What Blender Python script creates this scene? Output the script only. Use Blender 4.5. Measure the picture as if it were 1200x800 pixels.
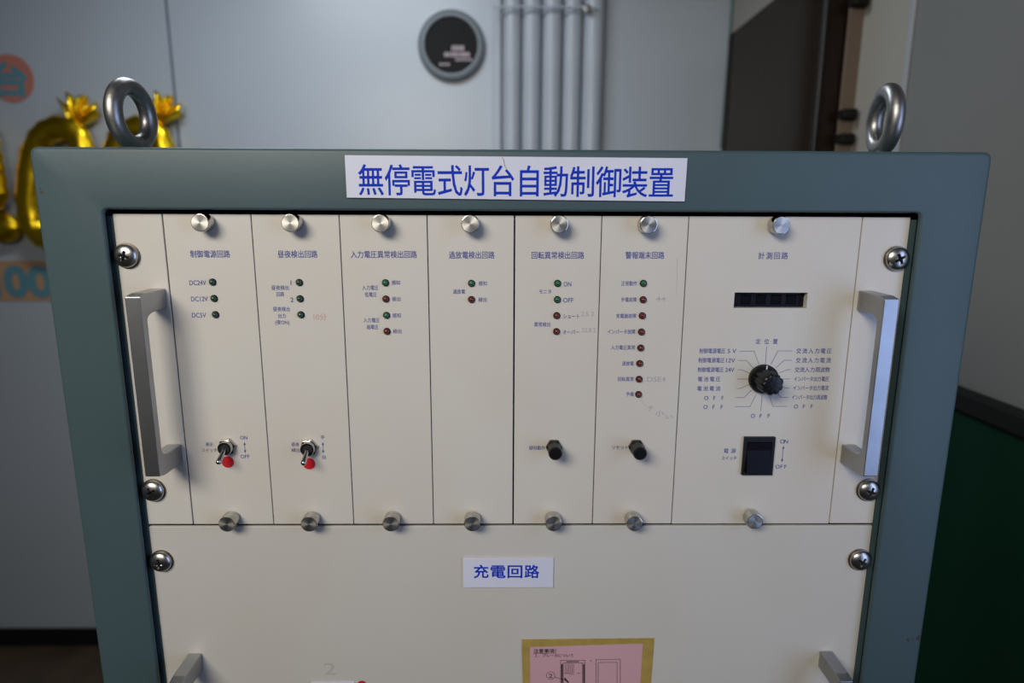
import bpy, bmesh, math, random
import numpy as np
from mathutils import Vector, Matrix
for o in list(bpy.data.objects): bpy.data.objects.remove(o)
random.seed(7)
S = bpy.context.scene
C = S.collection
PI = math.pi

# ------------------------------------------------------------ camera
H = 1.407                                   # height of the top edge of the rack panels above the floor
CAM = Vector((-0.00588, -0.38597, H - 0.00028))
pi_, ya, ro, FPX = -0.1959777, -0.0120157, 0.0044956, 740.0
R = (Matrix.Rotation(ya, 3, 'Y') @ Matrix.Rotation(pi_, 3, 'X') @ Matrix.Rotation(ro, 3, 'Z'))
R = Matrix.Rotation(PI/2, 3, 'X') @ R
cd = bpy.data.cameras.new('camera'); cam = bpy.data.objects.new('camera', cd); C.objects.link(cam)
cam.matrix_world = Matrix.Translation(CAM) @ R.to_4x4()
cd.sensor_width = 36; cd.lens = 36*FPX/1200; cd.clip_start = 0.02; cd.clip_end = 50
cd.dof.use_dof = True; cd.dof.focus_distance = 0.39; cd.dof.aperture_fstop = 5.6
S.camera = cam

# ------------------------------------------------------------ world, lights, exposure
W = bpy.data.worlds.new('sky'); S.world = W; W.use_nodes = True
bg = W.node_tree.nodes['Background']; bg.inputs[0].default_value = (.45, .6, 1, 1); bg.inputs[1].default_value = 1.0
S.view_settings.view_transform = 'Standard'; S.view_settings.look = 'None'
S.view_settings.gamma = 1; S.view_settings.exposure = 0.0; S.view_settings.use_curve_mapping = False
S.cycles.use_denoising = True
S.cycles.max_bounces = 8

def area(name, loc, target, sx, sy, power, col):
    d = bpy.data.lights.new(name, 'AREA'); d.shape = 'RECTANGLE'; d.size = sx; d.size_y = sy; d.energy = power; d.color = col
    o = bpy.data.objects.new(name, d); C.objects.link(o); o.location = loc
    o.rotation_euler = (Vector(target)-Vector(loc)).to_track_quat('-Z', 'Y').to_euler()
    return o
area('lamp_tube_light', (-.58, -1.02, 1.97), (-.16, .2, 1.40), .70, .36, 5.4, (1, .95, .87)).data.spread = math.radians(108)
area('added_front_fill', (-.30, -2.1, 2.27), (-.25, -1.2, 0.6), 1.1, .25, 5.0, (1, .95, .88))  # unseen fill light, added to lift and neutralise the blue knob shadows
area('rear_lamp_light', (-.46, .72, 2.27), (-.46, .85, 0), .70, .14, 9.0, (.80, .90, 1))
area('window_daylight', (.64, -.53, H-.05), (-.5, -.30, H-.10), .48, .80, 2.7, (.43, .58, 1))

# ------------------------------------------------------------ projection helpers: a pixel of the photograph to a point on a real plane
def ray(px, py):
    return R @ Vector(((px-600)/FPX, -(py-400)/FPX, -1))
def on_y(px, py, y=0.0):
    d = ray(px, py); t = (y-CAM.y)/d.y; p = CAM+d*t; return p.x, p.z
def on_x(px, py, x):
    d = ray(px, py); t = (x-CAM.x)/d.x; p = CAM+d*t; return p.y, p.z

# ------------------------------------------------------------ materials
def mat(name, col, rough=.5, metal=0., var=0., vscale=8., col2=None, bump=0., bscale=200., coat=0., spec=.5, aniso=0., trans=0., rvar=0.):
    m = bpy.data.materials.new(name); m.use_nodes = True; nt = m.node_tree; b = nt.nodes['Principled BSDF']
    b.inputs['Base Color'].default_value = (*col, 1); b.inputs['Roughness'].default_value = rough
    b.inputs['Metallic'].default_value = metal; b.inputs['Coat Weight'].default_value = coat
    b.inputs['Specular IOR Level'].default_value = spec; b.inputs['Transmission Weight'].default_value = trans
    tc = nt.nodes.new('ShaderNodeTexCoord')
    if var > 0 or col2:
        n = nt.nodes.new('ShaderNodeTexNoise'); n.inputs['Scale'].default_value = vscale; n.inputs['Detail'].default_value = 5
        nt.links.new(tc.outputs['Object'], n.inputs['Vector'])
        r = nt.nodes.new('ShaderNodeValToRGB'); r.color_ramp.elements[0].position = .35; r.color_ramp.elements[1].position = .65
        c2 = col2 or tuple(c*(1-var) for c in col)
        r.color_ramp.elements[0].color = (*c2, 1); r.color_ramp.elements[1].color = (*col, 1)
        nt.links.new(n.outputs['Fac'], r.inputs['Fac']); nt.links.new(r.outputs['Color'], b.inputs['Base Color'])
    if rvar > 0:
        n = nt.nodes.new('ShaderNodeTexNoise'); n.inputs['Scale'].default_value = vscale*3; n.inputs['Detail'].default_value = 4
        nt.links.new(tc.outputs['Object'], n.inputs['Vector'])
        mr = nt.nodes.new('ShaderNodeMapRange'); mr.inputs['To Min'].default_value = rough-rvar; mr.inputs['To Max'].default_value = rough+rvar
        nt.links.new(n.outputs['Fac'], mr.inputs['Value']); nt.links.new(mr.outputs['Result'], b.inputs['Roughness'])
    if bump > 0:
        n = nt.nodes.new('ShaderNodeTexNoise'); n.inputs['Scale'].default_value = bscale; n.inputs['Detail'].default_value = 3
        nt.links.new(tc.outputs['Object'], n.inputs['Vector'])
        bp = nt.nodes.new('ShaderNodeBump'); bp.inputs['Strength'].default_value = bump; bp.inputs['Distance'].default_value = .001
        nt.links.new(n.outputs['Fac'], bp.inputs['Height']); nt.links.new(bp.outputs['Normal'], b.inputs['Normal'])
    if aniso > 0:
        b.inputs['Anisotropic'].default_value = aniso
        t = nt.nodes.new('ShaderNodeTangent'); t.direction_type = 'RADIAL'; t.axis = 'Y'
        nt.links.new(t.outputs['Tangent'], b.inputs['Tangent'])
    return m
M = {}
M['teal'] = mat('teal_enamel', (.052, .086, .094), .46, 0, .10, 9, bump=.06, bscale=260, spec=.4)
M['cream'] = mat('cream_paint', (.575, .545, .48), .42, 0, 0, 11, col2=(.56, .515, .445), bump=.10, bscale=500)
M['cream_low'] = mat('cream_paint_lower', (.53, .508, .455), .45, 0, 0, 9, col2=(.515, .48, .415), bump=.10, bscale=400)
M['dark'] = mat('dark_inside', (.01, .01, .01), .8)
M['alu'] = mat('satin_aluminium', (.42, .43, .445), .38, 1, .12, 60, bump=.04, bscale=900)
M['nickel'] = mat('nickel_plate', (.56, .54, .50), .20, 1, .2, 400)
M['turned'] = mat('turned_nickel', (.60, .58, .53), .42, 1, 0, aniso=.6)
M['screw'] = mat('screw_steel', (.50, .48, .45), .30, 1, .15, 300)
M['washer'] = mat('brass_washer', (.20, .17, .13), .4, 1)
M['eye'] = mat('forged_steel', (.40, .39, .375), .40, 1, .30, 90, bump=.25, bscale=160, rvar=.06)
M['ink'] = mat('blue_ink', (.055, .07, .25), .6, spec=.2)
M['signblue'] = mat('sign_blue', (.002, .03, .40), .6, spec=.15)
M['sign'] = mat('sign_white', (.62, .63, .72), .35, 0, .05, 12)
M['pencil'] = mat('pencil', (.36, .35, .34), .6)
M['redpencil'] = mat('red_pencil', (.55, .33, .28), .6)
M['red'] = mat('red_sticker', (.48, .008, .015), .5)
M['bezel'] = mat('lamp_bezel', (.006, .006, .006), .5, spec=.2)
M['green_lens'] = mat('green_lens', (.004, .10, .045), .12, coat=.5)
M['green_dim'] = mat('green_lens_dark', (.004, .045, .022), .15, coat=.5)
M['red_lens'] = mat('red_lens', (.11, .004, .006), .15, coat=.5)
M['black'] = mat('black_plastic', (.007, .007, .008), .42, spec=.35)
M['blackg'] = mat('black_knob', (.006, .006, .007), .35, spec=.35)
M['glass_dark'] = mat('dark_filter', (.005, .005, .009), .35, spec=.2)
M['white'] = mat('white_mark', (.75, .76, .78), .5)
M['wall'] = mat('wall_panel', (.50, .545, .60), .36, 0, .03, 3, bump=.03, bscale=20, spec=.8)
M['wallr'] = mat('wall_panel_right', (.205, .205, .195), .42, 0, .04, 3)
M['joint'] = mat('joint_sealer', (.10, .13, .20), .6)
M['trim'] = mat('light_trim', (.62, .64, .66), .4)
M['pipe'] = mat('painted_pipe', (.52, .56, .62), .33, 0, .05, 10)
M['base'] = mat('black_baseboard', (.010, .0095, .009), .6, spec=.2)
M['floor'] = mat('brown_floor', (.085, .055, .03), .5, 0, .35, 12, bump=.3, bscale=60)
M['ceil'] = mat('ceiling', (.22, .22, .21), .8)
M['darktrim'] = mat('brown_moulding', (.09, .085, .08), .6)
M['gold'] = mat('gold_foil', (.95, .62, .02), .32, 1, 0, 20, bump=.6, bscale=55)
M['orange'] = mat('orange_paper', (.54, .31, .17), .7, 0, .08, 15)
M['redcard'] = mat('coral_card', (.55, .20, .15), .7)
M['tealink'] = mat('teal_letter', (.12, .28, .34), .6)
M['cord'] = mat('green_cord', (.02, .13, .10), .6)
M['acryl'] = mat('smoked_acrylic', (.05, .032, .018), .10, spec=.5)
M['acryl_thin'] = mat('smoked_acrylic_side', (.05, .03, .02), .10)
M['greenb'] = mat('dark_green_board', (.001, .030, .014), .7, 0, .1, 5, spec=.15)
M['ventring'] = mat('grey_vent_ring', (.20, .225, .25), .4)
M['mesh'] = mat('vent_mesh', (.010, .009, .009), .6, 0, spec=.3)
M['pink'] = mat('pink_paper', (.56, .32, .34), .7, 0, .05, 20)
M['tape'] = mat('yellow_tape', (.42, .29, .075), .3, 0, .2, 120)
M['print'] = mat('black_print', (.03, .025, .03), .6)
M['hair'] = mat('ochre_scratch', (.42, .33, .22), .6)
M['lamp'] = mat('lamp_white', (.8, .8, .8), .4)
M['chip'] = mat('paint_chip', (.05, .03, .025), .7)
# smoked acrylic lets some light through
for key, tint, fac in (('acryl', (.34, .26, .20), .35), ('acryl_thin', (.62, .48, .38), .25)):
    nt = M[key].node_tree; b = nt.nodes['Principled BSDF']; tr = nt.nodes.new('ShaderNodeBsdfTransparent'); tr.inputs[0].default_value = (*tint, 1)
    mx = nt.nodes.new('ShaderNodeMixShader'); mx.inputs[0].default_value = fac
    nt.links.new(tr.outputs[0], mx.inputs[1]); nt.links.new(b.outputs[0], mx.inputs[2]); nt.links.new(mx.outputs[0], nt.nodes['Material Output'].inputs[0])

# ------------------------------------------------------------ mesh helpers
class MB:
    def __init__(s): s.v = []; s.f = []
    def add(s, vs, fs):
        n = len(s.v); s.v += [tuple(v) for v in vs]; s.f += [tuple(i+n for i in f) for f in fs]; return s
    def box(s, x0, x1, y0, y1, z0, z1, bev=0, seg=2):
        bm = bmesh.new(); bmesh.ops.create_cube(bm, size=1)
        for v in bm.verts: v.co = Vector((x0+(v.co.x+.5)*(x1-x0), y0+(v.co.y+.5)*(y1-y0), z0+(v.co.z+.5)*(z1-z0)))
        if bev: bmesh.ops.bevel(bm, geom=list(bm.edges), offset=bev, segments=seg, affect='EDGES', profile=.5)
        bm.verts.index_update(); s.add([v.co[:] for v in bm.verts], [[v.index for v in f.verts] for f in bm.faces]); bm.free(); return s
    def lathe(s, prof, c=(0, 0, 0), n=32, axis='y', squash=1):
        # prof: list of (radius, height); the height runs towards -Y (out of the panel) or +Z
        vs = []; fs = []
        for r, h in prof:
            for k in range(n):
                a = 2*PI*k/n
                if axis == 'y': vs.append((c[0]+r*math.cos(a), c[1]-h, c[2]+r*math.sin(a)))
                elif axis == 'z': vs.append((c[0]+r*math.cos(a), c[1]+r*math.sin(a), c[2]+h))
                else: vs.append((c[0]-h, c[1]+r*math.cos(a), c[2]+r*math.sin(a)))
        for i in range(len(prof)-1):
            for k in range(n):
                k2 = (k+1) % n; fs.append((i*n+k, i*n+k2, (i+1)*n+k2, (i+1)*n+k))
        if prof[-1][0] > 0: fs.append([(len(prof)-1)*n+k for k in range(n)])
        if prof[0][0] > 0: fs.append([n-1-k for k in range(n)])
        return s.add(vs, fs)
    def prism(s, pts, h0, h1, c=(0, 0, 0)):      # polygon in XZ, extruded from y=-h0 to y=-h1
        n = len(pts); vs = [(c[0]+x, c[1]-h0, c[2]+z) for x, z in pts]+[(c[0]+x, c[1]-h1, c[2]+z) for x, z in pts]
        fs = [tuple(range(n-1, -1, -1)), tuple(range(n, 2*n))]+[(i, (i+1) % n, n+(i+1) % n, n+i) for i in range(n)]
        return s.add(vs, fs)
    def tube(s, pts, rad, n=14, closed=False, up=(0, 0, 1)):
        P = [Vector(p) for p in pts]; m = len(P); rr = rad if isinstance(rad, (list, tuple)) else [rad]*m
        vs = []; fs = []; prev = None
        for i, p in enumerate(P):
            if closed: t = (P[(i+1) % m]-P[i-1])
            else: t = P[min(i+1, m-1)]-P[max(i-1, 0)]
            t.normalize()
            u = prev if prev is not None else Vector(up)
            u = (u-t*u.dot(t))
            if u.length < 1e-6: u = Vector((1, 0, 0))
            u.normalize(); prev = u; w = t.cross(u)
            for k in range(n):
                a = 2*PI*k/n; vs.append(p+(u*math.cos(a)+w*math.sin(a))*rr[i])
        for i in range(m if closed else m-1):
            for k in range(n):
                a = i*n; b2 = ((i+1) % m)*n; k2 = (k+1) % n; fs.append((a+k, a+k2, b2+k2, b2+k))
        if not closed: fs.append(tuple(range(n-1, -1, -1))); fs.append(tuple((m-1)*n+k for k in range(n)))
        return s.add(vs, fs)
    def stroke(s, pts, w, y):                  # flat printed line on a panel: pts are (x, z)
        for (x0, z0), (x1, z1) in zip(pts[:-1], pts[1:]):
            d = Vector((x1-x0, z1-z0)); d.normalize(); q = Vector((-d.y, d.x))*w/2; e = d*w/2
            s.add([(x0-e.x-q.x, y, z0-e.y-q.y), (x1+e.x-q.x, y, z1+e.y-q.y), (x1+e.x+q.x, y, z1+e.y+q.y), (x0-e.x+q.x, y, z0-e.y+q.y)], [(0, 1, 2, 3)])
        return s
    def build(s, name, m, parent=None, smooth=False, bevel=0, origin=None):
        o0 = Vector(origin) if origin is not None else Vector((0, 0, 0))
        me = bpy.data.meshes.new(name); me.from_pydata([Vector(v)-o0 for v in s.v], [], s.f); me.update()
        me.materials.append(m)
        if smooth:
            me.polygons.foreach_set('use_smooth', [True]*len(me.polygons))
            try: me.set_sharp_from_angle(angle=math.radians(smooth if smooth > 1 else 40))
            except Exception: pass
        o = bpy.data.objects.new(name, me); C.objects.link(o); o.location = o0
        if parent is not None:
            o.parent = parent
            g = parent; off = Vector((0, 0, 0))
            while g is not None: off += g.location; g = g.parent
            o.location = o0-off
        if bevel:
            mod = o.modifiers.new('bevel', 'BEVEL'); mod.width = bevel; mod.segments = 2; mod.limit_method = 'ANGLE'
        return o
def thing(name, label, cat, loc, group=None):
    o = bpy.data.objects.new(name, None); C.objects.link(o); o.location = loc; o.empty_display_size = .02
    o['label'] = label; o['category'] = cat
    if group: o['group'] = group
    return o
def tag(o, label, cat, group=None):
    o['label'] = label; o['category'] = cat
    if group: o['group'] = group
    return o
def struct(o): o['kind'] = 'structure'; return o

# ------------------------------------------------------------ lettering (the built-in font, turned into flat meshes)
_cache = {}
def glyphs(text, bold=0):
    k = (text, 0)
    if k not in _cache:
        cu = bpy.data.curves.new('lettering', 'FONT'); cu.body = text; cu.size = 1; cu.resolution_u = 3; cu.fill_mode = 'BOTH'
        ob = bpy.data.objects.new('lettering', cu); C.objects.link(ob)
        bpy.context.view_layer.update(); dg = bpy.context.evaluated_depsgraph_get()
        me = ob.evaluated_get(dg).to_mesh()
        vs = [v.co[:] for v in me.vertices]; fs = [tuple(p.vertices) for p in me.polygons]
        ob.evaluated_get(dg).to_mesh_clear(); bpy.data.objects.remove(ob); bpy.data.curves.remove(cu)
        _cache[k] = (vs, fs)
    return _cache[k]
def text(mb, body, x0, x1, cy, em, y=0., bold=0, lift=.00006, spaced=False, slope=0.):
    """print text on the plane at depth y, from pixel x0 to x1 on the line cy, em pixels high"""
    items = [(body, x0, x1)]
    if spaced:
        n = len(body); w = em*.98; st = (x1-x0-w)/(n-1)
        items = [(ch, x0+i*st, x0+i*st+w) for i, ch in enumerate(body)]
    cjk = any(ord(c) > 0x2000 for c in body)
    if em < 9 and bold == 0: bold = .014
    for t, a, b2 in items:
        vs, fs = glyphs(t, bold)
        if not vs: continue
        mnx = min(v[0] for v in vs); mxx = max(v[0] for v in vs)
        mny = min(v[1] for v in vs); mxy = max(v[1] for v in vs)
        if spaced:      # keep each character's own proportions in its cell
            c = (a+b2)/2; ww = (mxx-mnx)*em; a, b2 = c-ww/2, c+ww/2
        X0, Z0 = on_y(a, cy+slope*(a-x0), y); X1, Z1 = on_y(b2, cy+slope*(b2-x0), y)
        sx = (X1-X0)/(mxx-mnx); e = em*(-CAM.y+y)/FPX*1.10
        cz = .38 if cjk else .365
        vv = [(X0+(v[0]-mnx)*sx, y-lift, Z0+(Z1-Z0)*(v[0]-mnx)/(mxx-mnx)+(v[1]-cz)*e) for v in vs]
        # the pen width: copies of the thin glyph shifted around a small circle
        nb = 0 if bold <= 0 else (8 if em > 14 else 4); dx = abs(bold)*e
        mb.add(vv, fs)
        for q in range(nb):
            a_ = 2*PI*(q+.5)/nb; ox, oz = dx*math.cos(a_), dx*math.sin(a_)
            mb.add([(p[0]+ox, p[1]+.000002*(q+1), p[2]+oz) for p in vv], fs)
def px_line(mb, pts, w, y=0., lift=.00006):
    return mb.stroke([on_y(p[0], p[1], y) for p in pts], w, y-lift)
def arrow(mb, p0, p1, y=0., w=.00035, hd=.0016):
    a = Vector(on_y(*p0, y)); c = Vector(on_y(*p1, y)); d = (c-a).normalized(); q = Vector((-d.y, d.x))
    mb.stroke([tuple(a), tuple(c)], w, y-.00006)
    for t, s in ((a, -1), (c, 1)):
        tip = t+d*s*hd*.5; bb = t-d*s*hd*.8
        vs = [tip, bb+q*hd*.5, bb-q*hd*.5]
        mb.add([(v.x, y-.00007, v.y) for v in vs], [(0, 1, 2)])

# ============================================================ THE ROOM
YB, XR, XL, YF, ZC = 1.5, .62, -2.3, -2.7, 2.34
struct(MB().box(XL-.1, XR+.1, YF-.1, YB+.1, -.05, 0).build('floor', M['floor']))
struct(MB().box(XL-.1, XR+.1, YF-.1, YB+.1, ZC, ZC+.05).build('ceiling', M['ceil']))
jx = on_y(203, 100, YB)[0]
wb = struct(MB().box(XL-.1, XR+.1, YB+.012, YB+.1, 0, ZC).build('wall_back', M['joint']))
MB().box(XL, jx-.0035, YB, YB+.012, 0, ZC, .002, 1).build('panel', M['wall'], wb)
MB().box(jx+.0035, XR, YB, YB+.012, 0, ZC, .002, 1).build('panel', M['wall'], wb)
struct(MB().box(XL-.1, XL, YF, YB, 0, ZC).build('wall_left', mat('wall_left_paint', (.20, .20, .19), .8)))
wf = struct(MB().box(XL, XR, YF-.1, YF, 0, ZC).build('wall_front', mat('wall_front_paint', (.30, .29, .28), .8)))
MB().box(XL, XR, YF, YF+.02, 0, 1.15).build('dark_reflection_panel', M['greenb'], wf)  # unseen dark panel, added to darken reflections in the lower thumb screw faces
WY0, WY1, WZ0, WZ1 = -.80, -.26, H-.47, H+.37     # window opening
mb = MB(); mb.box(XR, XR+.1, WY1, YB, 0, ZC); mb.box(XR, XR+.1, YF, WY0, 0, ZC)
mb.box(XR, XR+.1, WY0, WY1, 0, WZ0); mb.box(XR, XR+.1, WY0, WY1, WZ1, ZC)
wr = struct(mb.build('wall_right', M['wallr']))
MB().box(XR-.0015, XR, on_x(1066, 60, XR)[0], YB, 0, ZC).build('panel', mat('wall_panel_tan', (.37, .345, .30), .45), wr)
mb = MB()
for a in ((WY0, WY0+.03, WZ0, WZ1), (WY1-.03, WY1, WZ0, WZ1), (WY0, WY1, WZ0, WZ0+.03), (WY0, WY1, WZ1-.03, WZ1)):
    mb.box(XR-.005, XR+.03, *a)
struct(mb.build('window_1', M['trim']))
bz = on_y(60, 735, YB)[1]
struct(MB().box(XL, XR-.012, YB-.010, YB, 0, bz, .002).build('baseboard_back', M['base']))
struct(MB().box(XL, XR, YB-.02, YB, H+.594, H+.635, .003).build('trim_1', M['darktrim']))
# light cover strip on the right wall
ya0 = on_x(1066, 60, XR)[0]
struct(MB().box(XR-.004, XR, ya0-.006, ya0+.006, 0, ZC, .0015).build('trim_2', mat('joint_cover', (.36, .38, .40), .4)))

# ceiling lamp that lights the panels (behind the camera)
t = thing('ceiling_lamp', 'white tilted strip lamp hanging from the ceiling in front of the control cabinet', 'lamp', (-.58, -1.02, ZC))
d = (Vector((-.16, .2, 1.40))-Vector((-.58, -1.02, 1.97))).normalized(); rx = Vector((0, 0, 1)).cross(d).normalized(); uz = rx.cross(d).normalized(); c = Vector((-.58, -1.02, 1.97))
mb = MB().box(-.30, .30, -.14, .14, -.05, -.004, .004); mb.v = [tuple(c+rx*v[0]+uz*v[1]+d*v[2]) for v in mb.v]; mb.build('housing', M['lamp'], t)
for q in (-.2, .2):
    p = c+rx*q-d*.045; MB().tube([tuple(p), (p.x, p.y, ZC)], .006, 10).build('hanger', M['lamp'], t)

t = thing('ceiling_lamp', 'long white housing of the added fill light on the ceiling at the far end from the cabinet', 'lamp', (-.3, -2.1, ZC))  # housing made up to go with the added fill light
MB().box(-.9, .3, -2.24, -1.96, 2.30, ZC, .004).build('housing', M['lamp'], t)
t = thing('ceiling_lamp', 'white strip lamp on the ceiling between the cabinet and the back wall', 'lamp', (-.46, .72, ZC))
MB().box(-.86, -.06, .63, .81, 2.29, ZC, .004).build('housing', M['lamp'], t)

# green board against the right wall
y0 = on_x(1126, 457, XR-.02)[0]; zt = on_x(1160, (457+485)/2-.5, XR-.02)[1]
t = thing('green_board', 'dark green board with black top rail against the right wall beside the cabinet', 'board', (XR-.01, .2, 0))
MB().box(XR-.018, XR-.001, -.30, YB-.06, .0, zt-.022).build('panel', M['greenb'], t)
MB().box(XR-.026, XR-.0005, -.31, YB-.05, zt-.026, zt, .003).build('top_rail', M['base'], t)

# pipes: five parallel pipes on the back wall with a flat strip and a clamp bar
edges = [589, 611, 634, 658, 680.5, 706]
for i in range(5):
    a = on_y(edges[i], 90, YB)[0]; c = on_y(edges[i+1], 90, YB)[0]; r = (c-a)/2*.93; xc = (a+c)/2
    t = MB().tube([(xc, YB-r*.75, .05), (xc, YB-r*.75, ZC-.02)], r, 28).build('wall_pipe', M['pipe'], None, smooth=60, origin=(xc, YB-r*.75, .05))
    tag(t, ['pale vertical pipe on the back wall, leftmost of the five and nearest the round vent', 'pale vertical pipe on the back wall, second from the round vent',
            'pale vertical pipe in the middle of the row of five on the back wall', 'pale vertical pipe on the back wall, second from the right end of the row',
            'pale vertical pipe on the back wall, rightmost of the five, nearest the dark box'][i], 'pipe', 'vertical pipes on the back wall')
a = on_y(577, 90, YB)[0]; c = on_y(587, 90, YB)[0]
tag(MB().box(a, c, YB-.022, YB, .05, ZC-.02, .003).build('wiring_duct', M['pipe']), 'narrow flat pale duct running up the wall left of the pipes', 'duct')
a = on_y(577, 10, YB-.06)[0]; c = on_y(700, 10, YB-.06)[0]; zz = on_y(600, 8, YB-.06)[1]
t = thing('pipe_clamp', 'thin clamp bar with a small bolt crossing the tops of the pipes', 'clamp', (a, YB-.055, zz))
MB().box(a, c, YB-.064, YB-.058, zz-.003, zz+.002, .001).build('bar', M['pipe'], t)
bx_ = on_y(688, 9, YB-.06)[0]
MB().lathe([(.010, 0), (.010, .006), (.006, .007), (.006, .012), (0, .012)], (bx_, YB-.064, zz-.004), 12).build('bolt', M['eye'], t)

# round vent
vx, vz = on_y(529.5, 55, YB)
vr = (on_y(569, 55, YB)[0]-on_y(490.5, 55, YB)[0])/2
t = thing('wall_vent', 'round grey wall vent with a dark mesh centre, left of the pipes', 'vent', (vx, YB, vz))
MB().lathe([(vr, 0), (vr, .012), (vr*.97, .018), (vr*.84, .024), (vr*.79, .022), (vr*.775, .012), (vr*.77, .004), (0, .004)], (vx, YB, vz), 64).build('ring', M['ventring'], t, smooth=50)
mb = MB(); st = .0115; rr = vr*.765; k = -int(rr/st)
while k*st < rr:
    h = math.sqrt(max(0, rr*rr-(k*st)**2))
    if h > .005:
        mb.box(vx+k*st-.0028, vx+k*st+.0028, YB-.014, YB-.010, vz-h, vz+h); mb.box(vx-h, vx+h, YB-.0165, YB-.0142, vz+k*st-.0028, vz+k*st+.0028)
    k += 1
MB().lathe([(rr, 0), (rr, .003), (0, .003)], (vx, YB-.004, vz), 40).build('backing', M['mesh'], t)
mb.build('mesh_grille', M['mesh'], t)['kind'] = 'stuff'
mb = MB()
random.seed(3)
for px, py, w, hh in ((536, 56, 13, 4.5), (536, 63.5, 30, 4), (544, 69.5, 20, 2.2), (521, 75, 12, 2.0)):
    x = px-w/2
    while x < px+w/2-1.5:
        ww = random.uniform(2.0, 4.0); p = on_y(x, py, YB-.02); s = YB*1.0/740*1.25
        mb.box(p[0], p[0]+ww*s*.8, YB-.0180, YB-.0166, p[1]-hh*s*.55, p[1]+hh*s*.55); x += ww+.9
mb.build('lettering', mat('pale_pink_marks', (.62, .50, .54), .5), t)['kind'] = 'stuff'  # rows of small pale pinkish bars over the mesh

# green cord in the corner
gx, gz = on_y(858.5, 20, YB-.02)
tag(MB().tube([(gx-.004, YB-.012, 1.6), (gx, YB-.014, 1.9), (gx+.001, YB-.012, ZC-.02)], .0042, 8).build('corner_cord', M['cord'], None, smooth=60, origin=(gx, YB-.012, 1.6)),
    'thin green cord running up the room corner above the dark box', 'cord')

# smoked box on the right wall
xf = XR-.062
yb1 = on_x(850, 100, xf)[0]; yb0 = on_x(962, 100, xf)[0]; zt = on_x(850, 45, xf)[1]; zb = H-.16
t = thing('breaker_box', 'dark brown smoked acrylic wall box with side tabs on the right wall', 'box', (XR, (yb0+yb1)/2, zb))
mb = MB()
mb.box(xf, xf+.004, yb0, yb1, zb, zt, .0012)
mb.build('front_cover', M['acryl'], t)
MB().box(xf+.004, XR-.004, yb0, yb0+.004, zb, zt).build('near_side', M['acryl_thin'], t)
MB().box(xf+.004, XR-.004, yb1-.004, yb1, zb, zt).build('far_side', M['acryl'], t)
MB().box(xf+.004, XR-.004, yb0+.004, yb1-.004, zt-.004, zt).build('top_side', M['acryl_thin'], t)
MB().box(XR-.006, XR-.0005, yb0-.004, yb1+.004, zb-.004, zt+.004, .001).build('back_plate', M['base'], t)
MB().tube([(xf-.001, yb0+.004, zb), (xf-.001, yb0+.004, zt)], .006, 12).build('corner_edge', M['blackg'], t, smooth=60)
MB().box(xf-.002, xf+.006, yb1-.028, yb1-.020, zb, zt).build('far_frame', M['base'], t)
MB().box(XR-.028, XR-.001, yb0-.008, yb0-.0045, zb, zt, .001).build('side_flange', mat('brown_flange', (.16, .115, .08), .4), t)
for (px, py) in ((1000, 6), (990, 135), (988, 163)):
    yy, z_ = on_x(px+4, py, XR-.01)
    MB().box(XR-.030, XR-.006, yb0-.030, yb0-.002, z_-.008, z_+.008, .002).build('tab', M['base'], t)
for i in range(3):
    for j in range(4):
        yy = yb0+.10+i*.13; z_ = zb+.05+j*.13
        if z_+.08 < zt: MB().box(XR-.040, XR-.006, yy, yy+.085, z_, z_+.085, .003).build('breaker', M['chip'] if (i+j) % 2 else M['base'], t)

# wall cards at the left
cx, cz = on_y(13, 92, YB)
t = thing('round_card', 'round coral red card with a teal character on the back wall, far left', 'card', (cx, YB, cz))
rr = (on_y(40, 92, YB)[0]-cx)
MB().lathe([(rr, 0), (rr, .0015), (0, .0015)], (cx, YB-.0005, cz), 48).build('disc', M['redcard'], t)
mb = MB(); text(mb, '台', -10, 31, 93.5, 33.5, YB-.0022, bold=.05); mb.build('lettering', M['tealink'], t)
x0, z0 = on_y(-40, 352, YB); x1, z1 = on_y(135, 305, YB); z1 = on_y(30, 305.5, YB)[1]; z0 = on_y(30, 352.5, YB)[1]
t = thing('orange_banner', 'orange paper banner with teal numerals on the wall below the gold balloons', 'banner', (x0, YB, z0))
MB().box(x0, x1, YB-.002, YB-.0004, z0, z1).build('sheet', M['orange'], t)
for ch, a, c in (('1', -19, -3), ('0', 6.5, 30.5), ('0', 34, 60)):
    mb = MB(); text(mb, ch, a, c, 329, 44, YB-.0026, bold=.055); mb.build('numeral', M['tealink'], t)

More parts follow.
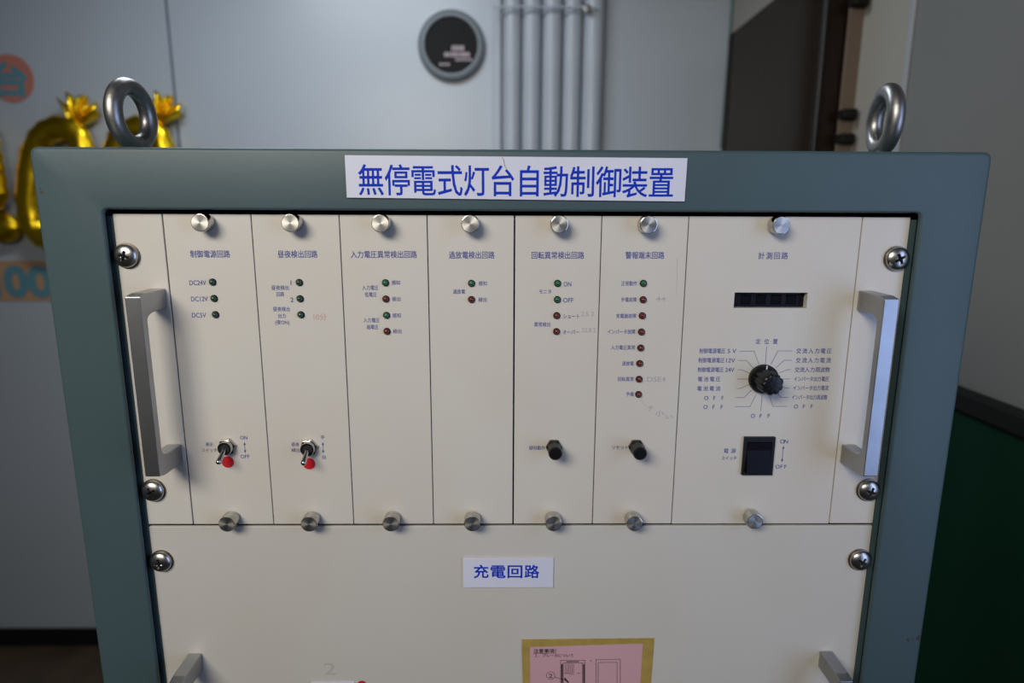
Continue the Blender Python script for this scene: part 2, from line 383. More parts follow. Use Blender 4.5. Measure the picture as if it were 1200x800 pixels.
# gold foil balloons
def foil(pts, rad, closed, name, label, crimp):
    base = Vector(pts[0]); t = thing(name, label, 'balloon', base, 'gold foil number balloons on the back wall')
    mb = MB(); P = [Vector(p) for p in pts]; m = len(P); n = 26; vs = []; fs = []
    for i, p in enumerate(P):
        tg = (P[(i+1) % m]-P[i-1]) if closed else (P[min(i+1, m-1)]-P[max(i-1, 0)])
        tg.normalize(); w = Vector((0, 1, 0)); u = tg.cross(w)
        e = 1 if closed else min(1, .35+1.4*min(i, m-1-i)/6)
        for k in range(n):
            a = 2*PI*k/n; side = abs(math.cos(a))
            ripple = 1+.09*side**3*math.sin(i*2.1+3*math.cos(a)) + .03*math.sin(i*1.3+k)
            vs.append(p+u*math.cos(a)*rad*ripple*e+w*math.sin(a)*rad*.72*ripple*e)
    for i in range(m if closed else m-1):
        for k in range(n):
            a = i*n; b2 = ((i+1) % m)*n; k2 = (k+1) % n; fs.append((a+k, a+k2, b2+k2, b2+k))
    if not closed: fs.append(tuple(range(n-1, -1, -1))); fs.append(tuple((m-1)*n+k for k in range(n)))
    mb.add(vs, fs); mb.build('foil_tube', M['gold'], t, smooth=180)
    if crimp:
        for (dx, dz, r, sq) in crimp:
            mb = MB(); vs = []; fs = []; nn = 33; mm = 9
            if sq > 0:       # pleated foil fan, gathered at its neck and opening upwards
                for i in range(mm):
                    q = i/(mm-1)
                    for k in range(nn):
                        w = -1+2*k/(nn-1); a = PI/2-sq-w*(.42+.22*q)
                        rr_ = r*(.12+q*(1+.14*math.sin(w*11+1)))
                        vs.append((dx+rr_*math.cos(a), YB-.035-r*.26*math.sin(w*15+q*3)*(.35+.65*math.sin(q*PI*.9)), dz+rr_*math.sin(a)))
                for i in range(mm-1):
                    for k in range(nn-1): fs.append((i*nn+k, i*nn+k+1, (i+1)*nn+k+1, (i+1)*nn+k))
                o = mb.add(vs, fs).build('crimped_tail', M['gold'], t, smooth=180)
                md = o.modifiers.new('foil', 'SOLIDIFY'); md.thickness = .004; md.offset = 0
            else:            # puffed foot
                c = Vector((dx, YB-.03, dz)); nn = 18; mm = 11
                for i in range(mm):
                    th = PI*i/(mm-1)
                    for k in range(nn):
                        ph = 2*PI*k/nn; q = 1+.10*math.sin(3*ph+i*1.7)+.06*math.sin(6*ph+i*2.9)
                        vs.append(c+Vector((-r*sq*math.sin(th)*math.cos(ph)*q, r*.5*math.sin(th)*math.sin(ph), r*math.cos(th)*q)))
                for i in range(mm-1):
                    for k in range(nn): fs.append((i*nn+k, i*nn+(k+1) % nn, (i+1)*nn+(k+1) % nn, (i+1)*nn+k))
                mb.add(vs, fs).build('foot', M['gold'], t, smooth=180)
    return t
def px3(x, y, yy=YB-.045): a, c = on_y(x, y, yy); return (a, yy, c)
sc = (on_y(100, 200, YB)[0]-on_y(90, 200, YB)[0])/10
def zero(pcx, lab, tails):
    pts = []
    for i in range(54):
        a = 2*PI*i/54; cs, sn = math.cos(a), math.sin(a)
        pts.append(px3(pcx+32*math.copysign(abs(cs)**.8, cs)-0.09*(-62*sn), 214-64*math.copysign(abs(sn)**.8, sn)))
    return foil(pts, 13.5*sc, True, 'foil_balloon', lab, tails)
def P2(x, y): return on_y(x, y, YB-.03)
zero(66, 'gold foil zero balloon left of the cabinet corner, under the round card', [(*P2(92, 158), 36*sc, .25)])
zero(160, 'gold foil zero balloon seen through the left lifting ring', [(*P2(186, 152), 33*sc, .42)])
pts = [px3(-22+i*.9, 140+i*5) for i in range(22)]
t1 = foil(pts, 15*sc, False, 'foil_balloon', 'gold foil one balloon cut off by the left edge of the photo', [(*P2(2, 266), 17*sc, -1.35)])

# ============================================================ THE CABINET
def rr_loop(x0, x1, z0, z1, r, y, n=5):
    pts = []
    for (cx, cz, a0) in ((x1-r, z1-r, 0), (x0+r, z1-r, PI/2), (x0+r, z0+r, PI), (x1-r, z0+r, 3*PI/2)):
        for k in range(n):
            a = a0+PI/2*k/(n-1); pts.append((cx+r*math.cos(a), y, cz+r*math.sin(a)))
    return pts
def loops(mb, L, cap_last=False):
    n = len(L[0]); vs = [p for l in L for p in l]; fs = []
    for i in range(len(L)-1):
        for k in range(n): fs.append((i*n+k, i*n+(k+1) % n, (i+1)*n+(k+1) % n, (i+1)*n+k))
    if cap_last: fs.append(tuple((len(L)-1)*n+k for k in range(n)))
    return mb.add(vs, fs)
OX, OZ1, OZ0 = .2794, H+.0377, .06
IX, IZ1, IZ0 = .2412, H+.0026, .20
cab = thing('control_cabinet', 'tall grey-green steel control cabinet with white title sign and two lifting rings', 'cabinet', (0, .2, 0))
L = [rr_loop(-OX, OX, OZ0, OZ1, .004, .035)]
for k in range(5):
    a = PI/2*k/4; e = .0025; L.append(rr_loop(-OX+e*(1-math.cos(a)), OX-e*(1-math.cos(a)), OZ0+e*(1-math.cos(a)), OZ1-e*(1-math.cos(a)), .0042, -.0065+e*(1-math.sin(a))))
for k in range(7):
    a = PI/2*k/6; e = .0016; L.append(rr_loop(-IX-e+e*math.sin(a), IX+e-e*math.sin(a), IZ0-e+e*math.sin(a), IZ1+e-e*math.sin(a), .0028+.002*(1-math.sin(a)), -.0065+e*(1-math.cos(a))))
L.append(rr_loop(-IX, IX, IZ0, IZ1, .0028, -.0042)); L.append(rr_loop(-IX-.006, IX+.006, IZ0-.006, IZ1+.006, .004, -.0041)); L.append(rr_loop(-IX-.006, IX+.006, IZ0-.006, IZ1+.006, .004, .0121))
loops(MB(), L).build('front_frame', M['teal'], cab, smooth=35)
mb = MB()
loops(mb, [rr_loop(-OX+.001, OX-.001, OZ0, OZ1-.0008, .006, .030), rr_loop(-OX+.001, OX-.001, OZ0, OZ1-.0008, .006, .45)], True)
loops(mb, [rr_loop(-OX+.003, OX-.003, OZ0+.002, OZ1-.003, .004, .030), rr_loop(-OX+.003, OX-.003, OZ0+.002, OZ1-.003, .004, .447)], True)
mb.build('body', M['teal'], cab, smooth=35)
MB().box(-OX+.01, OX-.01, .01, .44, 0, OZ0+.001).build('plinth', M['base'], cab)
for s in (-1, 1):
    a, c = sorted((s*.2397, s*.2434))
    MB().box(a, c, .0003, .03, IZ0, IZ1-.004).build('mounting_rail', M['teal'], cab)
# title sign
tl = on_y(404, 182, -.0065); br = on_y(799, 236, -.0065)
sg = MB().add([(*((on_y(px, py, -.0065)[0]), d, on_y(px, py, -.0065)[1]),) for d in (-.0067, -.0077) for px, py in ((404.5, 182), (805, 185.5), (801.5, 236), (407, 231.5))],
              [(4, 5, 6, 7), (0, 1, 5, 4), (1, 2, 6, 5), (2, 3, 7, 6), (3, 0, 4, 7)]).build('title_sign', M['sign'], cab)
sg['label'] = 'white title sign with blue characters'
for i, ch in enumerate('無停電式灯台自動制御装置'):
    mb = MB(); c_ = 434.6+i*30.95; gv = glyphs(ch)[0]; w_ = (max(v[0] for v in gv)-min(v[0] for v in gv))*15.7
    text(mb, ch, c_-w_, c_+w_, 210.6+i*.27, 33.2, -.0077, bold=.009); mb.build('character', M['signblue'], sg)
mb = MB(); px_line(mb, [(588, 183.5), (590.5, 188), (591.5, 194), (594, 199)], .0005, -.0077); mb.build('hairline', M['hair'], sg)
# paint chips
mb = MB()
for px, py, r in ((1064, 749.5, .0012), (1076, 748, .0016), (1077, 745, .001), (1070, 749.2, .0006), (49, 225, .0010), (47, 221, .0006), (440, 500, 0)):
    if r:
        x, z = on_y(px, py, -.0065); MB().lathe([(r, .00005), (r*.8, .00009), (0, .0001)], (x, -.0065, z), 7).build('paint_chip', M['chip'], cab)
# lifting rings (eye bolts)
def eyebolt(x, y, phi):
    R0, r0 = .0170, .0053; zc = OZ1+R0+r0+.0018
    u = Vector((math.cos(phi), math.sin(phi), 0)); pts = [Vector((x, y, zc))+u*R0*math.cos(a)+Vector((0, 0, 1))*R0*1.03*math.sin(a) for a in [2*PI*i/56 for i in range(56)]]
    e = MB().tube(pts, r0, 22, closed=True, up=u.cross(Vector((0, 0, 1)))).build('lifting_ring', M['eye'], cab, smooth=180, origin=(x, y, OZ1))
    e['label'] = 'forged steel lifting ring'
    MB().lathe([(.0085, -.001), (.0085, .0022), (.0075, .003), (.0055, .004), (0, .004)], (x, y, OZ1), 28, 'z').build('collar', M['eye'], e, smooth=40)
eyebolt(-.2452, .0420, math.radians(85))
eyebolt(.2409, .0420, math.radians(80))

# ---- hardware makers
def head_screw(x, z, parent, rot=0.):
    """domed cross-head screw with a real recess"""
    n, m = 48, 22; r0 = .0071; vs = []; fs = []
    for i in range(m+1):
        t = i/m; r = r0*math.sin(t*PI/2) if i < m else r0
        h = .0014+.0036*math.cos(t*PI/2)
        for k in range(n):
            a = 2*PI*k/n; X = r*math.cos(a-rot); Z = r*math.sin(a-rot); d = 0
            if r < .0036:
                arm = min(abs(X), abs(Z)); L_ = max(abs(X), abs(Z))
                d = .0026*max(0, min(1, (.00060-arm)/.0002+.5))*max(0, min(1, (.0033-L_)/.0006))
                if r < .0009: d = .0026
            vs.append((x+r*math.cos(a), -(h-d), z+r*math.sin(a)))
    for i in range(m):
        for k in range(n): fs.append((i*n+k, i*n+(k+1) % n, (i+1)*n+(k+1) % n, (i+1)*n+k))
    fs.append(tuple(range(n)))
    mb = MB().add(vs, fs); mb.lathe([(r0, 0), (r0, .0014)], (x, 0, z), n)
    s = mb.build('screw', M['screw'], parent, smooth=50, origin=(x, 0, z))
    s.data.materials.append(M['dark'])  # shade of the cross recess painted in as near-black faces
    for p in s.data.polygons:
        c = p.center; rr_ = math.hypot(c.x, c.z)
        if rr_ < .0035 and -c.y > .001:
            a = math.atan2(c.z, c.x)-rot; X = rr_*math.cos(a); Z = rr_*math.sin(a)
            if (min(abs(X), abs(Z)) < .00062 and max(abs(X), abs(Z)) < .0031): p.material_index = 1
    MB().lathe([(.0077, 0), (.0077, .0010), (.0070, .0011), (.006, .0011)], (x, 0, z), 40).build('washer', M['washer'], s, smooth=30)
    return s
def grip(x, zt, zb, s, parent):
    """flat-bar handle: two feet on the panel and an upright front bar"""
    w = .0089; h = .0275; tb = .0050; tf = .0118; r = .004
    pts = [(0, zt+.0004), (h-.006, zt), (h, zt-.0014), (h, zb+.0014), (h-.006, zb), (0, zb-.0004), (0, zb+tf), (.014, zb+tf)]
    for k in range(1, 5): a = PI/2*k/4; pts.append((.014+(h-tb-.014)*math.sin(a), zb+tf+.004*(1-math.cos(a))))
    for k in range(4, 0, -1): a = PI/2*k/4; pts.append((.014+(h-tb-.014)*math.sin(a), zt-tf-.004*(1-math.cos(a))))
    pts += [(.014, zt-tf), (0, zt-tf)]
    n = len(pts); vs = [(x-w/2, -a, z) for a, z in pts]+[(x+w/2, -a, z) for a, z in pts]
    fs = [(i, (i+1) % n, n+(i+1) % n, n+i) for i in range(n)]
    # side faces as quads strips: split by hand into feet and bar
    m = MB(); m.add(vs, fs+[tuple(range(n-1, -1, -1)), tuple(range(n, 2*n))])
    o = m.build('handle', M['alu'], parent, bevel=.0005)
    return o
def thumb_screw(x, z, parent, ang):
    h = .0094; r = .00535; n = 56
    s = MB(); vs = []; fs = []
    prof = [(r*.62, 0, 0), (r*.62, .0015, 0), (r*.97, .0017, 0), (r, .0021, 1), (r, h-.0008, 1), (r*.95, h-.0001, 0), (r*.90, h, 0)]
    for (q, hh, kn) in prof:
        for k in range(n):
            a = 2*PI*k/n; rq = q*(1-(.028 if (kn and k % 2) else 0)); vs.append((x+rq*math.cos(a), -hh, z+rq*math.sin(a)))
    for i in range(len(prof)-1):
        for k in range(n): fs.append((i*n+k, i*n+(k+1) % n, (i+1)*n+(k+1) % n, (i+1)*n+k))
    s.add(vs, fs); o = s.build('thumb_screw', M['nickel'], parent, smooth=30, origin=(x, 0, z))
    f = MB().lathe([(r*.90, 0), (r*.30, .00005), (0, .00006)], (x, -h, z), 40).build('turned_face', M['turned'], o, smooth=60, origin=(x, -h, z))
    return o
def lamp(px, py, col, parent):
    x, z = on_y(px, py, -.001)
    o = MB().lathe([(.0022, 0), (.0022, .0006), (.0019, .0009), (.0017, .0009), (.0016, .0002)], (x, 0, z), 24).build('indicator_light', M['bezel'], parent, smooth=40, origin=(x, 0, z))
    e = MB().lathe([(.0017, .0002), (.0017, .0009), (.0015, .0016), (.0011, .0022), (.0005, .0025), (0, .00255)], (x, 0, z), 20).build('lens', M[col], o, smooth=180)
    return o
def hexa(r, rot=0): return [(r*math.cos(rot+PI/3*k), r*math.sin(rot+PI/3*k)) for k in range(6)]
def toggle(x, z, parent, lean=0.):
    o = MB().prism(hexa(.0058, .2), 0, .0022, (x, 0, z)).build('toggle_switch', M['nickel'], parent, bevel=.0003, origin=(x, 0, z))
    b_ = MB().lathe([(.0045, .0020), (.0045, .0048), (.0042, .0053), (.0033, .0053), (.0029, .0046), (.0028, .0030), (0, .0030)], (x, 0, z), 28).build('bushing', M['nickel'], o, smooth=35)
    MB().lathe([(.0028, .0031), (.0028, .0045), (0, .0046)], (x, 0, z), 20).build('socket', M['dark'], o)
    p0 = Vector((x, -.004, z)); d = Vector((lean, -.72, -.62)).normalized(); pts = [p0+d*t for t in (0, .003, .006, .0085, .0100, .0108, .0113)]
    MB().tube(pts, [.0011, .0014, .0016, .0018, .0018, .0014, .0005], 16).build('lever', M['nickel'], o, smooth=60)
    return o
def dot(px, py, r, parent):
    x, z = on_y(px, py, 0)
    return MB().lathe([(r, .00003), (r, .0003), (0, .0003)], (x, 0, z), 36).build('red_sticker', M['red'], parent)
def push(x, z, parent):
    o = MB().prism(hexa(.0053, 0), 0, .0030, (x, 0, z)).build('push_button', M['black'], parent, bevel=.0003, origin=(x, 0, z))
    MB().lathe([(.0043, .003), (.0043, .0126), (.0040, .0130), (.0039, .0130)], (x, 0, z), 32).build('barrel', M['black'], o, smooth=35)
    MB().lathe([(.0038, .0120), (.0038, .0132), (.0036, .0135), (0, .0136)], (x, 0, z), 32).build('plunger', M['blackg'], o, smooth=35)
    return o

# ---- the card rack around the modules
rack = thing('card_rack', 'cream rack frame at the top of the cabinet holding the upright modules between two handles', 'rack', (0, 0, H-.2003))
PT, PB = H, H-.2003
for s in (-1, 1):
    a, c = sorted((s*.2394, s*.2105))
    MB().box(a, c, 0, .0024, PB+.0006, PT, .0004).build('side_flange', M['cream'], rack)
    grip(s*.2170, H-.0448, H-.1560, s, rack)
    for z in (-.0245, -.1755): head_screw(s*.2332, H+z-.0002, rack, .2+.4*s+z*5)
mb = MB()
mb.box(-.2095, .2095, .0200, .0220, PB+.004, PT-.003)
mb.box(-.2095, .2095, .0070, .20, PT-.0045, PT-.003); mb.box(-.2095, .2095, .0070, .20, PB+.002, PB+.0035)
mb.box(-.2098, -.2085, .0070, .20, PB+.003, PT-.004); mb.box(.2085, .2098, .0070, .20, PB+.003, PT-.004)
mb.build('cage', M['dark'], rack)

G = 'plug-in modules in the top rack'
mods = [(-.210, -.1575, 'narrow cream module with three green lamps labelled in volts, leftmost in the rack'),
        (-.1575, -.105, 'narrow cream module with three green lamps and a toggle, second from the left handle'),
        (-.105, -.0525, 'narrow cream module with two green and two red lamps and no switch'),
        (-.0525, 0, 'narrow plain cream module with only one green and one red lamp'),
        (0, .0525, 'narrow cream module with two green lamps over two red and a black push button'),
        (.0525, .105, 'narrow cream module with one green over seven red lamps and a push button'),
        (.105, .210, 'wide cream module with dark display window, rotary selector knob and rocker switch')]
modo = []
for i, (a, c, lab) in enumerate(mods):
    t = thing('plug_in_module', lab, 'module', ((a+c)/2, 0, PB), G if i < 6 else None)
    ga = .00048 if i == 4 else .00028; gc = .00048 if i == 3 else .00028
    if i < 6:
        MB().box(a+ga, c-gc, 0, .0024, PB+.0006, PT, .0003).build('face_plate', M['cream'], t)
    else:
        wx0, wz1 = on_y(861, 342.6, 0); wx1, wz0 = on_y(945, 361, 0)
        mb = MB(); x0, x1, z0, z1 = a+ga, c-gc, PB+.0006, PT
        # plate with a rectangular window: front, back and window walls
        O = [(x0, z0), (x1, z0), (x1, z1), (x0, z1)]; I = [(wx0, wz0), (wx1, wz0), (wx1, wz1), (wx0, wz1)]
        vs = [(p[0], y, p[1]) for y in (0, .0046) for p in O+I]
        fs = []
        for k in range(4):
            k2 = (k+1) % 4
            fs += [(k, k2, 4+k2, 4+k), (8+k2, 8+k, 12+k, 12+k2), (k2, k, 8+k, 8+k2), (4+k, 4+k2, 12+k2, 12+k)]
        mb.add(vs, fs); mb.build('face_plate', M['cream'], t)
        MB().box(wx0-.001, wx1+.001, .0048, .0060, wz0-.001, wz1+.001).build('display_window', M['glass_dark'], t)
        f = MB()
        for q in range(4):
            xx = wx0+.006+q*.0095; f.box(xx, xx+.006, .00465, .00485, wz0+.0018, wz1-.0018, .0004)
        f.build('display_digit', mat('unlit_digit', (.002, .002, .003), .6, spec=.1), t)
    xm = (a+c)/2 if i < 6 else .1572
    thumb_screw(xm, H-.0049, t, i); thumb_screw(xm+(-.0002 if i < 6 else -.0005), H-.1950+(.0014 if i == 6 else 0), t, i+.5)
    modo.append(t)
m1, m2, m3, m4, m5, m6, m7 = modo

# lettering, module by module (pixel columns read off the photograph)
def letters(parent, items, extra=None, m='ink'):
    mb = MB()
    for it in items:
        text(mb, *it[:5], **(it[5] if len(it) > 5 else {}))
    if extra: extra(mb)
    o = mb.build('lettering', M[m], parent); o['kind'] = 'stuff'; return o
B = {'bold': .016}
letters(m1, [('制御電源回路', 223, 269.5, 297.5, 8.2, B), ('DC24V', 222, 241.5, 331, 7.2), ('DC12V', 224, 243.5, 350, 7.2), ('DC5V', 225, 241.5, 369, 7.2),
             ('表示', 241, 249.5, 520.5, 5), ('スイッチ', 236.5, 254.5, 527.3, 5), ('ON', 281.5, 290, 512.5, 6), ('OFF', 282, 292.5, 534.5, 6)],
        lambda mb: arrow(mb, (286.6, 519), (287.3, 529.5)))
for px, py in ((248.5, 330.5), (250.3, 349.7), (252, 368.7)): lamp(px, py, 'green_dim', m1)
x, z = on_y(264.5, 524.5, -.003); toggle(x, z, m1, -.12)
dot(267, 541, .0039, m1)
letters(m2, [('昼夜検出回路', 325.5, 372, 297.7, 8.2, B), ('1', 340.5, 341.4, 331, 7), ('2', 340.5, 344, 351, 7), ('昼夜検出', 318, 338.5, 337, 5.4), ('回路', 324, 333, 344.5, 5.2),
             ('昼夜検出', 320, 339.5, 362, 5.4), ('出力', 326, 335, 370, 5.2), ('(夜ON)', 322.5, 339, 377.5, 5.6), ('昼夜', 341.5, 350.5, 520.5, 5), ('検出', 341.5, 352, 527.3, 5),
             ('手', 375.7, 380.5, 512, 5), ('自', 377.6, 381.6, 535.5, 5)], lambda mb: arrow(mb, (378.3, 519), (378.8, 529.8)))
letters(m2, [('10分', 367.5, 382.5, 371, 8)], m='redpencil').name = 'pencil_note'
for px, py in ((350.3, 331), (351.3, 350), (352.3, 368.8)): lamp(px, py, 'green_dim', m2)
x, z = on_y(361, 525.5, -.003); toggle(x, z, m2, -.06)
dot(362.3, 543, .0039, m2)
letters(m3, [('入力電圧異常検出回路', 411, 488.5, 298, 8.2, B), ('感知', 459, 469, 331, 5.2), ('検出', 459.5, 469.5, 350.2, 5.2), ('感知', 460, 470, 369.5, 5.2), ('検出', 460.5, 470.5, 388, 5.2),
             ('入力電圧', 424.5, 443.5, 337, 5.4), ('低電圧', 427.5, 441.5, 345, 5.4), ('入力電圧', 426, 445, 375, 5.4), ('過電圧', 429.5, 443.5, 383, 5.4)])
for px, py, c in ((451.5, 331.3, 'green_lens'), (452, 350.3, 'red_lens'), (452.8, 369.5, 'green_lens'), (453.3, 388.3, 'red_lens')): lamp(px, py, c, m3)
letters(m4, [('過放電検出回路', 526, 579.5, 298.7, 8.2, B), ('感知', 561, 570.5, 332, 5.2), ('検出', 560.5, 570.5, 351, 5.2), ('過放電', 531, 545, 341.5, 5.4)])
for px, py, c in ((552.5, 332, 'green_lens'), (552.5, 351, 'red_lens')): lamp(px, py, c, m4)
letters(m5, [('回転異常検出回路', 623, 684.5, 299, 8.2, B), ('ON', 660.5, 669.5, 332.7, 7), ('OFF', 660, 672, 351.5, 7), ('ショート', 660, 679, 370.5, 5.6), ('オーバー', 659.5, 679, 389, 5.6),
             ('モニタ', 632, 646, 341.5, 5.4), ('異常検出', 626, 645, 380, 5.4), ('疑似動作', 620, 639, 524.5, 5.2)])
letters(m5, [('2.5 2', 681, 696, 367.5, 7), ('22.8 2', 682, 698, 386.5, 7)], m='pencil').name = 'pencil_note'
for px, py, c in ((653.5, 332, 'green_lens'), (653.3, 351, 'green_lens'), (652.6, 369.8, 'red_lens'), (652.3, 388.5, 'red_lens')): lamp(px, py, c, m5)
x, z = on_y(651, 532, -.0135); push(x, z, m5)
letters(m6, [('警報端末回路', 733, 778.5, 299, 8.2, B), ('正常動作', 728, 746.5, 332, 5.4), ('外電故障', 728, 746, 351, 5.4), ('充電器故障', 722, 745.5, 370, 5.4), ('インバータ故障', 712, 744.5, 388.5, 5.6),
             ('入力電圧異常', 716, 744, 407, 5.4), ('過放電', 729, 742.5, 425.7, 5.4), ('回転異常', 724, 742.5, 444, 5.4), ('予備', 733.5, 742.5, 461.7, 5.4), ('リセット', 717.5, 736, 524, 5.6)])
def marks(mb):
    px_line(mb, [(793.8, 302), (793.4, 322), (792.8, 345)], .0002)
    px_line(mb, [(751, 468.5), (754, 472), (758, 476.5)], .0002)
letters(m6, [('44', 768.5, 780, 350, 7), ('DSE4', 758.5, 780, 444, 8), ('チ', 759, 766, 478, 7), ('小', 768, 778, 484, 8), ('い', 780, 788, 488, 6)], marks, m='pencil').name = 'pencil_note'
for k, (px, py) in enumerate(((754.3, 332), (754, 351.2), (753, 370), (752, 389), (751.2, 407.8), (750, 426), (749.3, 444.5), (748.6, 462.3))): lamp(px, py, 'red_lens' if k else 'green_lens', m6)
x, z = on_y(750.5, 532, -.0135); push(x, z, m6)
SP = {'spaced': True}
def dial(mb):
    for l in ([(866.4, 411.3), (883.5, 411.3), (889.5, 427)], [(865.5, 422.2), (874.8, 422.2), (883.2, 431.8)], [(864.9, 433.2), (869.5, 433.2), (879.1, 437.5)], [(864.3, 444), (877, 444)],
              [(863.5, 455), (867.3, 455), (877.6, 450.5)], [(862.2, 465.6), (871.8, 465.6), (880.5, 457)], [(861.6, 476.2), (878.8, 476.2), (886, 462)], [(893, 463), (891.6, 481.3)], [(898.4, 405.8), (896.9, 427)],
              [(903.4, 426.5), (911.7, 411), (928.7, 411)], [(909.5, 430.5), (919.1, 422), (927.8, 422)], [(913.7, 436.5), (922.7, 433), (926.7, 433)], [(917, 443.8), (925.8, 443.8)],
              [(917, 452.8), (920.2, 454.4), (925, 454.4)], [(909, 458), (914.7, 465.4), (923.6, 465.4)], [(901.4, 463), (905.8, 476), (922.3, 476)]):
        px_line(mb, l, .00028)
    arrow(mb, (918, 523.5), (916.4, 540))
letters(m7, [('計測回路', 888.5, 923.5, 299.5, 8, SP), ('制御電源電圧', 819.6, 850, 411, 6), ('5 V', 852.6, 862.8, 411, 6.6), ('制御電源電圧', 818.5, 849, 422, 6), ('12V', 851, 861.3, 422, 6.6),
             ('制御電源電圧', 817.6, 848, 433, 6), ('24V', 850, 860.5, 433, 6.6), ('電池電圧', 817.5, 844.5, 444, 6, SP), ('電池電流', 816.8, 844.3, 455, 6, SP),
             ('OFF', 824.5, 850, 466, 6.6, SP), ('OFF', 823.5, 849, 476.6, 6.6, SP), ('定位置', 885.5, 911.5, 400, 6.2, SP), ('OFF', 879, 904, 487, 6.6, SP),
             ('交流入力電圧', 933, 974.8, 411, 6.2, SP), ('交流入力電流', 932.5, 974, 422, 6.2, SP), ('交流入力周波数', 931, 973, 433, 6.2, SP), ('インバータ出力電圧', 930.5, 971.5, 443.8, 6),
             ('インバータ出力電流', 929.5, 971, 454.4, 6), ('インバータ出力周波数', 928, 969.5, 465.2, 6), ('OFF', 929.5, 954.5, 476, 6.6, SP),
             ('電源', 848, 862.5, 528, 6, SP), ('スイッチ', 845.5, 863.5, 536.5, 5.4), ('ON', 913.5, 924.5, 517, 6.6, SP), ('OFF', 908, 923.5, 546.5, 6.6, SP)], dial)
# rotary selector
kx, kz = on_y(896.2, 444.8, -.003)
ro_ = MB().lathe([(.0093, 0), (.0093, .0022), (.0088, .0030), (0, .0031)], (kx, 0, kz), 48).build('rotary_selector', M['blackg'], m7, smooth=35, origin=(kx, 0, kz))
vs = []; fs = []; n = 72
prof = [(.0072, .003), (.0069, .0145), (.0058, .0158), (.0050, .0160), (0, .0158)]
for j, (q, hh) in enumerate(prof):
    for k in range(n):
        a = 2*PI*k/n; rq = q*(1-(.10*max(0, math.cos(a*9))**.5 if 0 < q and j < 3 else 0)); vs.append((kx+rq*math.cos(a), -hh, kz+rq*math.sin(a)))
for i in range(len(prof)-1):
    for k in range(n): fs.append((i*n+k, i*n+(k+1) % n, (i+1)*n+(k+1) % n, (i+1)*n+k))
MB().add(vs, fs).build('knob', M['blackg'], ro_, smooth=45)
mb = MB().box(kx+.0003, kx+.0009, -.00335, -.0030, kz+.0066, kz+.0090); mb.build('pointer_mark', M['white'], ro_)
# rocker switch
rx0, rz1 = on_y(871.5, 511, 0); rx1, rz0 = on_y(904, 555.5, 0)
mb = MB(); O = [(rx0, rz0), (rx1, rz0), (rx1, rz1), (rx0, rz1)]; g = .0021; I = [(rx0+g, rz0+g*.8), (rx1-g, rz0+g*.8), (rx1-g, rz1-g*1.7), (rx0+g, rz1-g*1.7)]
vs = [(p[0], -.0001, p[1]) for p in O]+[(p[0], -.0018, p[1]) for p in O]+[(p[0], -.0018, p[1]) for p in I]+[(p[0], .0015, p[1]) for p in I]; fs = []
for r_ in range(3):
    for k in range(4): k2 = (k+1) % 4; fs.append((r_*4+k, r_*4+k2, r_*4+4+k2, r_*4+4+k))
mb.add(vs, fs); rk = mb.build('rocker_switch', M['black'], m7, bevel=.0003, origin=((rx0+rx1)/2, 0, rz0))
i0, i1, j0, j1 = I[0][0]+.0002, I[1][0]-.0002, I[0][1]+.0002, I[2][1]-.0002; jm = j0+(j1-j0)*.74
vs = [(x, y, z) for x in (i0, i1) for y, z in ((-.0042, j0), (-.0016, jm), (-.0022, j1), (.0016, j1), (.0016, j0))]
MB().add(vs, [(0, 1, 6, 5), (1, 2, 7, 6), (2, 3, 8, 7), (4, 0, 5, 9), (0, 4, 3, 2, 1), (5, 6, 7, 8, 9), (3, 4, 9, 8)]).build('rocker', M['glass_dark'], rk, bevel=.0002)

# ---- lower unit
low = thing('lower_rack_unit', 'wide blank cream rack unit below the modules with its own side handles', 'rack unit', (0, 0, H-.503))
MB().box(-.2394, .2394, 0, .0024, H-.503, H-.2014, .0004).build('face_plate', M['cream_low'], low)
for s in (-1, 1):
    grip(s*.2178, H-.2958, H-.412, s, low)
    for z in (-.2258, -.478): head_screw(s*.2332, H+z, low, -.3*s+z)
MB().box(-.2085, .2085, .0024, .24, H-.49, H-.215).build('housing', M['dark'], low)
x0, z1 = on_y(542.5, 653, 0); x1, z0 = on_y(648, 687, 0)
nm = MB().box(x0, x1, -.0012, -.0001, z0, z1, .0002).build('name_plate', M['sign'], low); nm['label'] = 'small white plate with blue characters'
for i, ch in enumerate('充電回路'):
    mb = MB(); text(mb, ch, 555.5+i*19.8, 555.5+i*19.8+16.8, 669.4, 18, -.0012, bold=.022); mb.build('character', M['signblue'], nm)
mb = MB(); text(mb, '2', 379.5, 393.5, 783, 23, 0, bold=-.012); mb.build('pencil_note', mat('faint_pencil', (.42, .40, .36), .6), low)
x0, z1 = on_y(365, 798, 0); x1, _ = on_y(415.5, 798, 0)
MB().box(x0, x1, -.0008, -.0001, z1-.012, z1, .0002).build('name_plate', M['sign'], low)
dot(424.3, 802.5, .0035, low)
# blank panel closing the bottom of the cabinet
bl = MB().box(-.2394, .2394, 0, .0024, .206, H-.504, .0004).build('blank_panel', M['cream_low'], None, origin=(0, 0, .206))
tag(bl, 'plain cream blanking panel at the foot of the cabinet below the handled unit', 'panel')

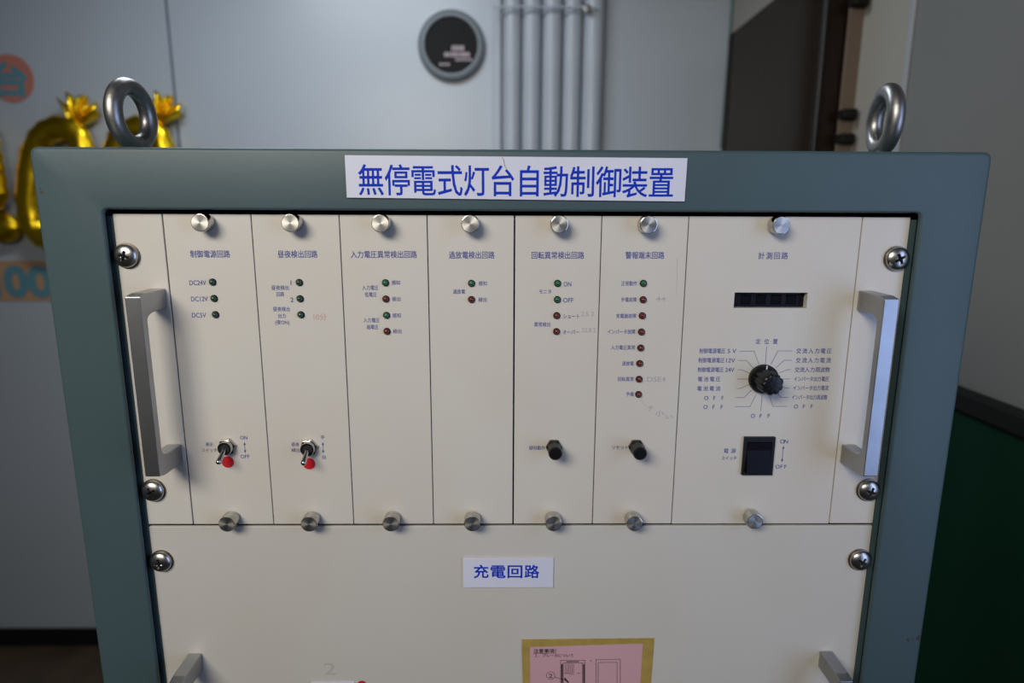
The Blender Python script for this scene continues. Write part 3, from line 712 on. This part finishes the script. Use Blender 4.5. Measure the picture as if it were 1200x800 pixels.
# ---- pink notice under yellow tape
nt_ = thing('paper_notice', 'pink paper notice edged with yellow tape stuck on the lower cream unit', 'notice', (on_y(690, 800, 0)[0], 0, on_y(690, 800, 0)[1]-.09))
def quadbox(mb, P, y0, y1):
    Q = [on_y(px, py, 0) for px, py in P]
    mb.add([(q[0], y0, q[1]) for q in Q]+[(q[0], y1, q[1]) for q in Q], [(3, 2, 1, 0), (4, 5, 6, 7), (0, 1, 5, 4), (1, 2, 6, 5), (2, 3, 7, 6), (3, 0, 4, 7)]); return mb
quadbox(MB(), [(618, 754), (757, 751), (741, 960), (622, 960)], -.0001, -.0003).build('sheet', M['pink'], nt_)
for P in ([(611.5, 748.5), (766.5, 747), (766.3, 752.8), (612, 757.5)], [(611.5, 757.6), (620.6, 757.4), (622, 960), (618, 960)], [(753.5, 753.2), (766.3, 752.9), (750, 960), (740, 960)]):
    quadbox(MB(), P, -.00035, -.00055).build('tape', M['tape'], nt_)
mb = MB()
text(mb, '注意事項！', 625.5, 651.5, 762, 5.8, 0, bold=.03, lift=.0004); text(mb, '１．ブレーカについて', 627, 672, 767.3, 5, 0, bold=.018, lift=.0004)
def nl(pts, w=.00035): px_line(mb, pts, w, 0, .0004)
nl([(625.5, 765.2), (650.5, 764.8)], .0003)
for (a, c, d) in ((657, 685.3, 773), (660, 682.5, 776)): nl([(a, 960), (a, d), (c, d), (c, 960)])
for (a, c, d) in ((698, 726.8, 772.2), (700.6, 723, 775.6)): nl([(a, 960), (a+.4, d), (c, d-.4), (c, 960)], .0003)
nl([(658.5, 778), (658.5, 800)], .0010); nl([(684, 778), (684, 800)], .0009); nl([(664, 774.6), (678, 774.4)], .0007)
for k in range(6): nl([(662.5+k*1.9, 777), (662.5+k*1.9, 788+(k > 2)*2)], .00028)
nl([(661, 788.5), (668, 788.5)], .0003); nl([(676, 788), (681, 788)], .0003)
circ = [(645.2+4.9*math.cos(a), 790.8+4.4*math.sin(a)) for a in [2*PI*i/20 for i in range(21)]]; nl(circ, .0003)
nl([(650, 792.5), (663, 796.5)], .0004); nl([(662, 794.5), (665.5, 798.5)], .0012); nl([(692, 773), (692.6, 774)], .0005)
text(mb, '2', 643, 647.3, 791, 8, 0, lift=.0004)
mb.build('lettering', M['print'], nt_)['kind'] = 'stuff'
